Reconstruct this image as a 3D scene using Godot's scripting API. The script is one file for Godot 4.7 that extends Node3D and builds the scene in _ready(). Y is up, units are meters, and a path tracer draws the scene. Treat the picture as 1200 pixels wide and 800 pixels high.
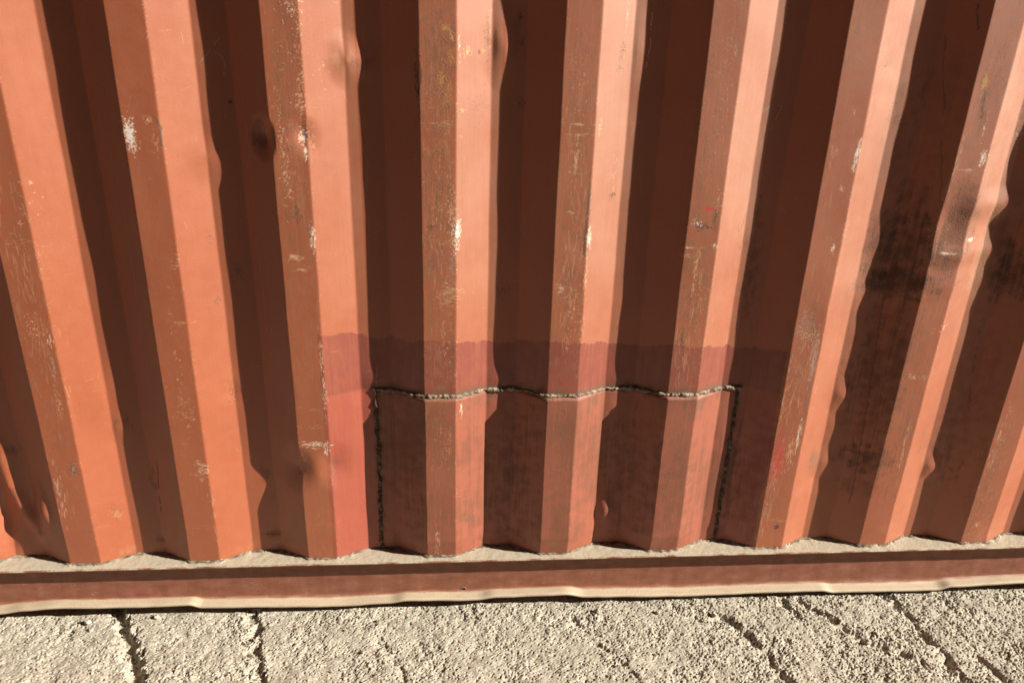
extends Node3D

# A weathered red-oxide shipping container, seen close from in front of its long side. Units are metres, y is up.
const GROUND_Y := 0.0
const LEDGE := 0.150            # top of the bottom side rail
const PITCH := 0.278            # one corrugation
const FLAT := 0.070             # width of an outer flat, and of a slope
const DEPTH := 0.036
const U0 := -0.2                # the part of the long side that carries its own paint
const U1 := 3.0
const VTOP := 1.5
const MM := 1000.0
const PATCH_L := 1.005
const PATCH_R := 1.850
const PATCH_T := 0.441
const CW := 3200                # paint canvas, 1 mm a pixel
const CH := 1500

var CHIPS := [
	[1145, 1121, 26.1, 171.8, 70, 10, 49, 0, 0.5],
	[1150, 944, 27.4, 171, 60, 8, 47.9, 0, 0.5],
	[1158, 1075, 16.6, 128.1, 26, 5, 23.2, 0, 0.45],
	[1142, 767, 25, 93.2, 26, 0, 39.3, 0, 0.4],
	[1423, 1096, 23.7, 176.6, 50, 8, 50.8, 0, 0.5],
	[1432, 769, 23.9, 169.9, 40, 0, 44, 0, 0.5],
	[1701, 953, 25.3, 297.9, 70, 8, 50.5, 0, 0.5],
	[1703, 615, 23.4, 123.3, 36, 0, 42.9, 0, 0.5],
	[869, 972, 19.8, 249, 60, 8, 39.6, 0, 0.5],
	[1964, 1093, 25, 182.1, 30, 8, 42.9, 0, 0.4],
	[1977, 466, 24.8, 200.2, 60, 0, 45.5, 0, 0.4],
	[2258, 464, 25.5, 270.6, 40, 8, 51, 0, 0.45],
	[317, 707, 23.3, 257.3, 50, 0, 43.3, 0, 0.45],
	[566, 850, 23.1, 347.2, 40, 8, 36.3, 0, 0.4],
	[1954, 163, 19.8, 126.3, 40, 0, 30.8, 0, 0.4],
	[2511, 251, 22.7, 224.5, 40, 8, 45.4, 0, 0.4],
	[567, 1006, 7.9, 20.9, 260, 1, 6.3, 2, 1],
	[569, 991, 9.5, 16.2, 60, 1, 8, 0, 1],
	[604, 1031, 9.5, 7.9, 18, 0, 6.3, 2, 0.8],
	[613, 987, 4.8, 19.5, 25, 0, 8, 0, 0.6],
	[613, 749, 10.2, 21.9, 14, 0, 8.5, 1, 0.7],
	[592, 417, 20.2, 29.8, 34, 0, 9.2, 1, 0.7],
	[600, 444, 9.1, 52.6, 18, 0, 10.9, 2, 0.6],
	[609, 260, 13.3, 20.6, 34, 1, 11.4, 1, 0.8],
	[582, 327, 18.7, 17.7, 8, 0, 14.9, 1, 0.4],
	[621, 144, 7.8, 84.1, 18, 0, 15.6, 0, 0.5],
	[594, 576, 7.1, 119, 24, 0, 5.3, 2, 0.7],
	[614, 618, 24.5, 5.8, 14, 0, 12.3, 1, 0.5],
	[689, 444, 11, 23.1, 30, 8, 5.5, 2, 0.7],
	[691, 433, 7.4, 12.7, 18, 3, 5.5, 2, 0.7],
	[685, 657, 7, 9.5, 14, 4, 7, 2, 0.8],
	[685, 794, 6.8, 10.7, 12, 4, 6.8, 2, 0.7],
	[695, 293, 7.6, 17.9, 12, 8, 5.7, 2, 0.6],
	[351, 881, 19.2, 50.7, 20, 0, 6.4, 2, 0.6],
	[328, 827, 4.9, 3.5, 6, 1, 6.5, 1, 0.8],
	[314, 787, 29.4, 14.1, 8, 0, 13.1, 1, 0.5],
	[321, 725, 29.8, 109.3, 46, 0, 23.2, 0, 0.3],
	[311, 517, 27.9, 120.5, 40, 0, 24.4, 0, 0.26],
	[314, 605, 15.4, 27, 60, 0, 6.8, 2, 0.55],
	[340, 580, 5.2, 15.6, 16, 1, 8.6, 0, 0.8],
	[334, 513, 4.4, 36.3, 40, 7, 7, 0, 0.7],
	[329, 436, 5.3, 37.5, 40, 0, 7.1, 2, 0.6],
	[330, 267, 7.4, 15.7, 70, 4, 5.5, 2, 0.8],
	[332, 265, 5.5, 11.3, 30, 7, 5.5, 2, 0.7],
	[290, 198, 9.3, 50.9, 34, 1, 16.8, 0, 0.7],
	[291, 243, 14.8, 90.7, 26, 0, 22.2, 0, 0.4],
	[395, 124, 9.6, 11.9, 60, 8, 5.7, 2, 0.8],
	[393, 132, 11.5, 23.7, 24, 3, 5.7, 2, 0.4],
	[331, 96, 5.8, 7.3, 10, 4, 5.8, 2, 0.6],
	[315, 103, 42, 4.8, 8, 0, 17.2, 1, 0.3],
	[573, 102, 50.9, 4.9, 10, 0, 17.6, 1, 0.35],
	[869, 104, 40.3, 4.9, 6, 0, 16.1, 1, 0.3],
	[900, 1218, 9.3, 65.8, 60, 0, 6.2, 2, 0.7],
	[888, 1240, 9.2, 17.3, 30, 1, 6.2, 2, 0.7],
	[897, 1084, 4.8, 54.9, 60, 0, 6.4, 2, 0.75],
	[869, 1159, 18.8, 90.4, 30, 0, 3.1, 2, 0.5],
	[893, 1071, 8.1, 22.1, 30, 0, 4.8, 2, 0.7],
	[854, 1020, 8.1, 64.7, 52, 0, 6.5, 2, 0.65],
	[857, 955, 9.9, 50.2, 46, 0, 6.6, 2, 0.65],
	[860, 902, 8.4, 43, 36, 0, 8.4, 2, 0.7],
	[896, 1005, 6.6, 9.8, 60, 1, 6.6, 2, 0.9],
	[898, 981, 2.5, 19.9, 40, 1, 8.2, 0, 0.9],
	[909, 997, 6.6, 23, 30, 0, 8.2, 0, 0.4],
	[900, 810, 4.3, 25.2, 50, 1, 8.6, 0, 0.9],
	[881, 885, 8.4, 41.6, 90, 8, 8.4, 0, 0.5],
	[875, 854, 6.8, 14.1, 30, 3, 5.1, 2, 0.5],
	[895, 923, 5, 68.2, 60, 10, 13.4, 0, 0.4],
	[861, 761, 12.1, 5.5, 30, 0, 8.7, 1, 0.8],
	[871, 738, 17.5, 7.5, 14, 0, 14, 1, 0.6],
	[853, 765, 8.7, 3.7, 10, 0, 10.4, 1, 0.6],
	[899, 535, 3.7, 57.4, 60, 0, 7.4, 0, 0.75],
	[899, 452, 3.7, 42.6, 40, 1, 7.5, 0, 0.7],
	[868, 321, 28.8, 7.9, 60, 1, 11.5, 1, 0.8],
	[895, 307, 5.8, 15.9, 30, 1, 9.7, 0, 0.8],
	[836, 279, 7.7, 18.3, 30, 0, 5.8, 2, 0.5],
	[908, 263, 7.8, 20.8, 90, 4, 7.8, 2, 0.7],
	[829, 240, 7.8, 9.3, 30, 4, 5.8, 2, 0.6],
	[861, 410, 33.9, 6.5, 8, 0, 17, 1, 0.4],
	[867, 367, 26.6, 4.4, 8, 0, 13.3, 1, 0.5],
	[960, 1148, 6.4, 10.7, 60, 8, 4.8, 2, 0.5],
	[933, 1122, 16, 46.2, 10, 0, 3.2, 2, 0.6],
	[1146, 1167, 25.8, 91.5, 150, 8, 11.3, 0, 0.35],
	[1125, 1058, 9.9, 161.2, 90, 10, 19.9, 0, 0.3],
	[1149, 994, 30.4, 116.7, 120, 0, 5.1, 2, 0.4],
	[1162, 1208, 6.4, 6, 26, 5, 4.8, 2, 0.8],
	[1171, 1197, 3.2, 9, 16, 0, 6.4, 0, 0.8],
	[1171, 1158, 4.9, 15.3, 36, 5, 6.5, 0, 0.7],
	[1153, 1118, 4.9, 11, 36, 5, 6.5, 2, 0.8],
	[1169, 1091, 5, 19.1, 30, 5, 6.6, 0, 0.5],
	[1174, 1212, 4.8, 59.6, 60, 4, 6.4, 0, 0.5],
	[1134, 1113, 4.9, 47, 26, 8, 13.1, 0, 0.5],
	[1199, 1165, 9.7, 7.7, 24, 5, 6.5, 2, 0.6],
	[1204, 1171, 4.9, 7.6, 14, 0, 8.1, 0, 0.8],
	[1234, 1168, 2.4, 2.3, 14, 5, 3.3, 2, 1],
	[1229, 1165, 3.3, 3.1, 8, 4, 3.3, 2, 0.8],
	[1241, 1191, 6.5, 36.3, 70, 4, 3.2, 2, 0.4],
	[1187, 1175, 2.4, 30.4, 20, 1, 4.9, 0, 0.7],
	[1225, 1066, 20, 29, 90, 4, 3.3, 2, 0.22],
	[1247, 1206, 2.4, 60, 40, 0, 6.5, 0, 0.5],
	[1193, 1059, 6.7, 3.2, 10, 0, 8.3, 2, 0.7],
	[1149, 1034, 30.1, 3.3, 14, 0, 15, 1, 0.4],
	[1139, 857, 24.4, 71.3, 50, 0, 7, 2, 0.45],
	[1122, 857, 5.2, 106.9, 60, 4, 8.7, 0, 0.4],
	[1131, 827, 7, 5.4, 20, 3, 7, 1, 0.6],
	[1172, 858, 7, 62.5, 120, 0, 5.3, 2, 0.65],
	[1179, 804, 5.3, 36.7, 90, 1, 5.3, 2, 0.75],
	[1186, 822, 5.3, 18.2, 90, 1, 5.3, 2, 0.9],
	[1172, 740, 9, 41.6, 120, 7, 5.4, 1, 0.5],
	[1132, 758, 14.3, 26.2, 70, 9, 10.7, 0, 0.5],
	[1167, 687, 18.2, 19.4, 70, 0, 12.8, 1, 0.5],
	[1156, 669, 25.6, 23.4, 40, 0, 12.8, 1, 0.4],
	[1163, 630, 16.6, 35.8, 60, 11, 7.4, 0, 0.6],
	[1154, 585, 5.6, 50.8, 30, 0, 7.5, 0, 0.6],
	[1174, 585, 2.8, 81.3, 30, 3, 5.6, 0, 0.5],
	[1164, 534, 22.7, 62.4, 26, 0, 3.8, 2, 0.5],
	[1144, 341, 27.5, 85.9, 160, 10, 7.9, 2, 0.5],
	[1154, 330, 17.8, 54.6, 70, 11, 5.9, 2, 0.6],
	[1148, 319, 19.8, 57.1, 30, 0, 4, 2, 0.6],
	[1136, 52, 5.2, 35.7, 40, 0, 12.5, 0, 0.7],
	[1170, 352, 3.9, 67.6, 20, 0, 5.9, 0, 0.5],
	[1193, 415, 2.9, 13.2, 10, 1, 9.7, 0, 0.8],
	[1231, 257, 24.1, 105.2, 90, 4, 6, 2, 0.25],
	[1204, 158, 24.6, 24.4, 60, 4, 6.2, 1, 0.3],
	[1423, 1032, 17.2, 149.4, 90, 0, 5.2, 2, 0.45],
	[1425, 974, 4.4, 47.9, 46, 0, 10.5, 0, 0.6],
	[1411, 999, 5.2, 67.5, 40, 8, 8.7, 0, 0.5],
	[1426, 1039, 20.6, 2.5, 16, 0, 12, 1, 0.6],
	[1424, 1019, 20.7, 2, 12, 0, 13.8, 1, 0.5],
	[1419, 861, 7.2, 3.6, 8, 0, 10.8, 1, 0.6],
	[1458, 870, 3.6, 57.6, 130, 4, 9, 0, 0.6],
	[1456, 839, 2.7, 73.1, 60, 3, 9, 0, 0.5],
	[1462, 806, 4.6, 18.6, 70, 1, 7.3, 0, 0.95],
	[1459, 732, 3.7, 46.2, 70, 0, 7.4, 0, 0.6],
	[1418, 684, 13.1, 31.4, 60, 7, 7.5, 2, 0.55],
	[1404, 697, 7.4, 9.8, 24, 1, 7.4, 1, 0.6],
	[1439, 645, 15.1, 36, 46, 0, 7.6, 2, 0.55],
	[1428, 605, 11.4, 16.3, 30, 3, 5.7, 2, 0.3],
	[1457, 595, 5.7, 32.8, 30, 0, 7.7, 0, 0.6],
	[1452, 668, 22.6, 4, 16, 8, 13.2, 1, 0.5],
	[1454, 512, 7.8, 53.2, 30, 8, 7.8, 0, 0.5],
	[1430, 574, 5.8, 24.8, 20, 0, 7.7, 0, 0.5],
	[1508, 1175, 4.2, 18.6, 36, 4, 5, 2, 0.55],
	[1504, 1147, 5, 9.4, 16, 4, 5, 2, 0.5],
	[1510, 895, 7.2, 7.1, 16, 3, 3.6, 2, 0.7],
	[1470, 1035, 2.6, 8.3, 8, 1, 8.6, 0, 0.7],
	[1512, 1237, 2.5, 45, 30, 0, 6.6, 0, 0.5],
	[1510, 945, 3.5, 52.1, 14, 0, 7.1, 0, 0.5],
	[1524, 662, 7.6, 59.5, 40, 8, 9.5, 0, 0.3],
	[1452, 1137, 3.4, 126, 40, 4, 8.4, 0, 0.4],
	[1714, 1213, 6.8, 92.1, 40, 4, 6.8, 0, 0.35],
	[1710, 1119, 13.9, 129, 60, 0, 5.2, 2, 0.35],
	[1721, 1190, 2.6, 31.1, 16, 7, 6.8, 0, 0.6],
	[1710, 873, 9.2, 2.7, 50, 6, 7.4, 1, 0.9],
	[1698, 837, 18.5, 7.4, 70, 3, 7.4, 2, 0.85],
	[1690, 842, 14.8, 7.4, 26, 1, 5.6, 2, 0.8],
	[1726, 861, 4.6, 22, 70, 4, 9.2, 0, 0.7],
	[1728, 891, 5.5, 18.1, 30, 0, 5.5, 2, 0.6],
	[1733, 794, 4.7, 5.7, 16, 1, 5.6, 2, 0.8],
	[1673, 790, 15, 2.8, 16, 0, 11.2, 1, 0.6],
	[1698, 733, 3.8, 46.7, 70, 0, 9.5, 0, 0.6],
	[1685, 733, 19, 116.7, 90, 8, 9.5, 0, 0.3],
	[1675, 771, 13.1, 5.7, 14, 0, 9.4, 1, 0.5],
	[1686, 578, 5.9, 16.7, 40, 3, 5.9, 0, 0.7],
	[1692, 594, 5.9, 16.6, 14, 4, 5.9, 0, 0.6],
	[1718, 615, 23.5, 102.9, 60, 0, 5.9, 2, 0.35],
	[1688, 490, 8, 30.4, 26, 7, 10, 0, 0.5],
	[1739, 1160, 5.2, 7.9, 8, 8, 5.2, 2, 0.4],
	[1772, 1159, 12.1, 7.9, 24, 8, 3.4, 2, 0.4],
	[2011, 996, 3.7, 24.4, 60, 1, 11, 0, 0.85],
	[2009, 968, 2.8, 10.6, 20, 1, 7.4, 0, 0.8],
	[1958, 995, 7.3, 20.9, 24, 0, 14.6, 0, 0.35],
	[1992, 920, 3.7, 3.6, 12, 0, 5.6, 2, 0.8],
	[1987, 1077, 3.6, 10, 6, 0, 10.8, 0, 0.4],
	[2054, 1168, 15.9, 11.2, 90, 8, 3.5, 2, 0.5],
	[2063, 1106, 16.2, 14.9, 90, 8, 3.6, 2, 0.35],
	[2041, 1162, 12.4, 9.6, 30, 4, 3.5, 2, 0.4],
	[1998, 793, 4.8, 9.6, 22, 1, 7.7, 0, 0.8],
	[1992, 812, 19.2, 19, 30, 8, 5.8, 2, 0.4],
	[2017, 840, 5.7, 37.6, 24, 0, 5.7, 2, 0.5],
	[1971, 615, 24, 29.1, 200, 7, 8, 1, 0.45],
	[1986, 584, 24.2, 21.1, 120, 0, 8.1, 2, 0.4],
	[2004, 563, 6.1, 29.9, 60, 7, 8.1, 0, 0.7],
	[2004, 510, 5.1, 52.4, 90, 7, 10.3, 0, 0.65],
	[2006, 422, 5.2, 56.8, 90, 4, 10.5, 0, 0.5],
	[1963, 488, 12.3, 88.1, 60, 0, 10.3, 0, 0.35],
	[2003, 330, 4.3, 37.8, 70, 1, 10.7, 0, 0.75],
	[1990, 284, 8.6, 43.3, 60, 0, 12.9, 0, 0.6],
	[1962, 272, 15.1, 62.8, 320, 6, 12.9, 0, 0.75],
	[1962, 224, 13, 49.3, 60, 0, 8.7, 0, 0.5],
	[1958, 138, 13.3, 66.4, 40, 0, 6.6, 2, 0.45],
	[1948, 422, 6.2, 113.2, 60, 0, 16.7, 0, 0.4],
	[1992, 65, 4.5, 5.3, 40, 3, 4.5, 2, 1],
	[2061, 257, 10.8, 24.3, 90, 4, 6.5, 2, 0.3],
	[2086, 224, 8.7, 29.4, 30, 8, 6.6, 2, 0.5],
	[1977, 86, 31.3, 5.2, 10, 0, 17.9, 1, 0.4],
	[2245, 1139, 4.5, 16.4, 70, 5, 7.3, 0, 0.85],
	[2251, 1108, 4.6, 16.7, 60, 4, 9.2, 0, 0.85],
	[2256, 1083, 3.7, 13.5, 30, 3, 7.4, 0, 0.6],
	[2269, 1049, 2.2, 24.1, 24, 0, 5.6, 0, 0.8],
	[2283, 987, 5.7, 12.4, 90, 1, 5.7, 2, 0.85],
	[2281, 980, 5.7, 8.9, 20, 8, 7.6, 2, 0.8],
	[2289, 1133, 5.5, 49.5, 60, 4, 9.1, 0, 0.45],
	[2258, 962, 32.3, 3.6, 30, 0, 7.6, 1, 0.6],
	[2228, 988, 3.8, 38.9, 40, 0, 11.3, 0, 0.5],
	[2223, 934, 3.8, 25.4, 24, 0, 9.5, 0, 0.6],
	[2258, 926, 30.7, 9.1, 110, 4, 5.7, 1, 0.35],
	[2256, 899, 34.7, 22.2, 90, 4, 5.8, 2, 0.25],
	[2256, 776, 27.8, 35.3, 120, 4, 4, 2, 0.3],
	[2296, 717, 32.3, 16.1, 80, 3, 4, 2, 0.25],
	[2258, 782, 19.8, 2.9, 26, 1, 9.9, 1, 0.7],
	[2311, 810, 9.9, 3.9, 40, 1, 7.9, 1, 0.8],
	[2218, 832, 5.9, 57.1, 60, 0, 7.8, 2, 0.4],
	[2214, 774, 7.9, 27.4, 60, 8, 7.9, 2, 0.6],
	[2221, 686, 14.1, 6.1, 24, 0, 8.1, 2, 0.4],
	[2295, 604, 20.7, 12.7, 14, 1, 10.3, 2, 0.6],
	[2258, 482, 29.6, 6.7, 34, 0, 6.3, 2, 0.7],
	[2271, 350, 6.5, 61.6, 50, 4, 13.1, 0, 0.5],
	[2275, 303, 4.4, 53.2, 40, 0, 15.4, 0, 0.6],
	[2277, 206, 11.2, 20.1, 40, 4, 6.7, 2, 0.5],
	[2284, 156, 5.7, 10.3, 16, 4, 6.8, 2, 0.8],
	[2374, 1046, 7.5, 41.4, 40, 3, 5.6, 2, 0.5],
	[2372, 1029, 7.5, 27.8, 20, 1, 5.7, 2, 0.6],
	[2522, 251, 27.3, 124.8, 70, 0, 11.4, 0, 0.4],
	[2532, 99, 23.4, 79.7, 50, 0, 9.4, 0, 0.45],
	[2517, 417, 13.2, 93.1, 50, 6, 11, 0, 0.5],
	[2519, 300, 9, 97.8, 40, 1, 13.5, 0, 0.45],
	[2531, 60, 4.7, 5.4, 16, 0, 4.7, 2, 0.9],
	[453, 363, 9.1, 17.2, 30, 3, 5.5, 2, 0.5],
	[429, 365, 5.5, 8.6, 40, 4, 5.5, 2, 0.6],
	[1841, 703, 15.4, 98.8, 120, 3, 9.7, 0, 0.35],
	[1802, 820, 11.2, 56.1, 40, 3, 11.2, 0, 0.35],
	[1833, 875, 9.3, 21.9, 20, 3, 5.6, 2, 0.4],
	[1307, 1231, 4.8, 5.9, 30, 3, 3.2, 2, 0.5],
	[1310, 1185, 4.9, 6.1, 24, 3, 3.3, 2, 0.5],
	[1310, 1074, 10.1, 11.3, 50, 3, 3.4, 2, 0.25],
	[1287, 680, 14.7, 19.4, 50, 3, 5.5, 2, 0.35],
	[755, 1061, 3.2, 3.1, 14, 3, 3.2, 2, 0.7],
	[732, 720, 10.4, 14.8, 50, 3, 5.2, 2, 0.4],
	[1301, 859, 3.5, 14.3, 20, 8, 8.8, 0, 0.3],
	[1328, 852, 3.6, 36, 14, 8, 16, 0, 0.25],
	[1388, 769, 7.3, 15.1, 12, 3, 5.5, 2, 0.5],
	[1429, 405, 4, 4.5, 6, 3, 4, 2, 0.6],
	[1107, 1120, 3.3, 46.8, 60, 3, 9.8, 0, 0.6],
	[1115, 1228, 4.8, 5.9, 10, 8, 4.8, 2, 0.6],
]
var BLOBS := [
	[2174, 1095, 47.4, 150.2, 2, 0.35, 0.35],
	[2095, 988, 55.6, 105, 2, 0.35, 0.38],
	[1920, 204, 47.7, 197.7, 9, 0.6, 0.3],
	[1233, 415, 38.9, 26.2, 4, 0.5, 0.35],
	[1490, 414, 35.9, 26.6, 4, 0.5, 0.35],
	[1738, 413, 40.9, 31.5, 4, 0.5, 0.35],
	[1864, 190, 21.6, 172.4, 3, 0.5, 0.3],
	[1166, 1152, 14.6, 84.6, 10, 0.55, 0.38],
	[1158, 1106, 23, 47.3, 5, 0.25, 0.45],
	[883, 871, 10.2, 52.4, 8, 0.5, 0.4],
	[807, 1001, 17.9, 39.1, 3, 0.55, 0.38],
	[825, 1003, 6.5, 16.3, 8, 0.55, 0.3],
	[836, 996, 4.9, 29.5, 4, 0.6, 0.4],
	[866, 1004, 22.9, 26.1, 9, 0.35, 0.35],
	[988, 1141, 14.4, 12.2, 2, 0.45, 0.35],
	[1013, 1141, 25.6, 18.4, 2, 0.45, 0.4],
	[963, 1151, 9.5, 9.1, 8, 0.35, 0.4],
	[1263, 1171, 14.7, 24.5, 2, 0.35, 0.4],
	[1145, 1106, 36.1, 220.4, 2, 0.45, 0.42],
	[1143, 840, 38.6, 161.9, 2, 0.45, 0.42],
	[873, 1114, 28.6, 216, 2, 0.4, 0.42],
	[868, 854, 27.2, 105.6, 2, 0.4, 0.42],
	[1426, 1097, 30.5, 192.7, 2, 0.28, 0.45],
	[1428, 769, 33, 207.7, 2, 0.45, 0.42],
	[1680, 952, 32.4, 367.6, 2, 0.34, 0.45],
	[1698, 655, 30.9, 161.4, 2, 0.45, 0.42],
	[1951, 1157, 31.6, 192.1, 2, 0.2, 0.5],
	[1969, 510, 36.9, 240, 2, 0.4, 0.42],
	[1958, 138, 35.4, 127.7, 8, 0.35, 0.45],
	[2261, 1083, 36.9, 185.9, 2, 0.35, 0.42],
	[2263, 824, 51, 115, 2, 0.85, 0.24],
	[2269, 419, 34.3, 230, 2, 0.3, 0.45],
	[2514, 202, 41.3, 229.2, 2, 0.35, 0.45],
	[326, 830, 29.1, 155.8, 2, 0.2, 0.5],
	[312, 416, 28.5, 273.4, 2, 0.22, 0.5],
	[2159, 785, 78.1, 96.6, 3, 0.7, 0.3],
	[2166, 706, 83.6, 44.1, 3, 0.75, 0.25],
	[2183, 477, 83.8, 266.8, 2, 0.5, 0.3],
	[2426, 399, 86.8, 254.6, 2, 0.35, 0.35],
	[2163, 890, 45.8, 73.6, 3, 0.45, 0.45],
	[2445, 728, 60.9, 68.4, 3, 0.7, 0.28],
	[2405, 806, 59.6, 116.1, 3, 0.45, 0.45],
	[2372, 746, 40.2, 89.4, 8, 0.6, 0.32],
	[2375, 873, 31.2, 41.2, 8, 0.55, 0.32],
	[2111, 744, 27.5, 78.5, 8, 0.35, 0.45],
	[2183, 477, 83.8, 200.1, 3, 0.32, 0.45],
	[2205, 250, 88.2, 54, 3, 0.6, 0.4],
	[2201, 175, 67.1, 35.4, 3, 0.4, 0.45],
	[2074, 240, 30.5, 48.8, 4, 0.35, 0.4],
	[2178, 408, 21.2, 36.6, 8, 0.25, 0.5],
	[1835, 742, 26.8, 155.1, 3, 0.4, 0.45],
	[2391, 280, 88.7, 145.6, 3, 0.2, 0.5],
	[2108, 1092, 54.3, 66.6, 3, 0.22, 0.5],
	[1144, 341, 35.4, 101.8, 10, 0.5, 0.4],
	[1153, 131, 82.3, 98.9, 2, 0.35, 0.45],
	[1075, 239, 59.8, 210.9, 2, 0.5, 0.42],
	[1319, 225, 71.4, 225.4, 3, 0.35, 0.42],
	[1437, 245, 51.6, 214.9, 2, 0.5, 0.42],
	[1612, 200, 84.3, 218.9, 3, 0.35, 0.42],
	[1709, 217, 53.2, 220.1, 2, 0.5, 0.42],
	[1225, 211, 40.6, 214.6, 2, 0.22, 0.45],
	[1505, 205, 29.2, 217.7, 2, 0.3, 0.45],
	[1768, 205, 29.9, 220.7, 2, 0.25, 0.45],
	[1302, 38, 63.4, 30.7, 3, 0.35, 0.4],
	[1205, 104, 37.4, 17.5, 4, 0.4, 0.42],
	[1857, -3, 31.3, 16, 8, 0.5, 0.4],
	[1542, 24, 30.3, 20.8, 8, 0.4, 0.4],
	[1427, 36, 30.1, 13, 8, 0.35, 0.4],
	[1685, 42, 35.2, 26.2, 8, 0.45, 0.4],
	[475, 43, 19.6, 12.3, 3, 0.5, 0.35],
	[476, 53, 9.8, 12.3, 10, 0.5, 0.3],
	[403, 18, 27.4, 12.4, 8, 0.35, 0.4],
	[685, 21, 28.1, 15.1, 8, 0.35, 0.4],
	[748, 53, 28, 9.9, 3, 0.4, 0.4],
	[488, 205, 13.3, 50.7, 3, 0.4, 0.42],
	[743, 223, 15.5, 32.4, 3, 0.35, 0.42],
	[758, 53, 40.1, 24.8, 2, 0.3, 0.4],
	[192, 300, 21.6, 21.8, 3, 0.5, 0.4],
	[2151, -24, 32.3, 21.7, 8, 0.4, 0.4],
	[2291, 47, 46.3, 24.2, 8, 0.35, 0.4],
	[2373, -17, 28.1, 16.4, 8, 0.4, 0.4],
	[2542, 20, 47.6, 24.7, 8, 0.35, 0.4],
	[1547, 740, 11.2, 57.4, 2, 0.25, 0.45],
	[1299, 1200, 11.4, 60.4, 3, 0.25, 0.45],
]
var LINES := [
	[4, 0.85, 4.7, 0.0, 618, 1036, 623, 1015, 623, 980],
	[8, 0.6, 2.5, 0.2, 497, 1056, 521, 938, 527, 769, 520, 591, 521, 425],
	[8, 0.5, 2.5, 0.2, 777, 1125, 782, 1015, 782, 864, 780, 700, 784, 482],
	[7, 0.6, 2.8, 0.15, 708, 1136, 732, 1161, 745, 1176],
	[7, 0.55, 2.8, 0.15, 729, 1158, 748, 1142, 751, 1127, 747, 1108],
	[7, 0.6, 2.8, 0.15, 1808, 1067, 1828, 1081, 1849, 1078, 1840, 1053, 1831, 1028],
	[8, 0.5, 2.5, 0.2, 1011, 1251, 1008, 1130, 1007, 968, 1003, 755],
	[8, 0.45, 2.5, 0.2, 1061, 1253, 1061, 1132, 1051, 970, 1048, 830],
	[3, 0.45, 2.6, 0.0, 2160, 1225, 2171, 1145, 2189, 1062],
	[3, 0.4, 2.4, 0.0, 2192, 1019, 2205, 959, 2216, 897],
	[3, 0.7, 2.6, 0.2, 2197, 1281, 2205, 1243, 2213, 1212],
	[3, 0.4, 4, 0.0, 2156, 664, 2166, 495, 2178, 291, 2184, 118],
	[3, 0.3, 3, 0.0, 2189, 670, 2191, 523, 2195, 389],
	[3, 0.45, 3.1, 0.3, 2407, 622, 2421, 513, 2439, 378],
	[3, 0.6, 4.4, 0.2, 2138, 265, 2185, 269, 2210, 274],
	[3, 0.5, 4.3, 0.2, 2160, 310, 2165, 263, 2165, 219],
	[3, 0.4, 3.4, 0.2, 2430, 218, 2454, 187, 2457, 238],
	[4, 0.7, 3.5, 0.1, 1456, 949, 1455, 861, 1453, 770],
	[1, 0.7, 2, 0.2, 1561, 1246, 1563, 1192, 1559, 1145],
	[8, 0.4, 1.7, 0.3, 1468, 982, 1467, 842],
	[0, 0.5, 2.3, 0.1, 1195, 425, 1193, 382],
	[3, 0.5, 4, 0.2, 707, 54, 748, 51, 780, 51],
	[3, 0.8, 3.2, 0.1, 1114, 1166, 1111, 1105, 1109, 1086],
	[3, 0.7, 2.8, 0.1, 506, 268, 496, 173, 493, 124],
	[9, 0.6, 2.7, 0.0, 976, 570, 988, 476, 1001, 434],
	[0, 0.5, 1.9, 0.2, 1009, 497, 1007, 444],
]
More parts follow.
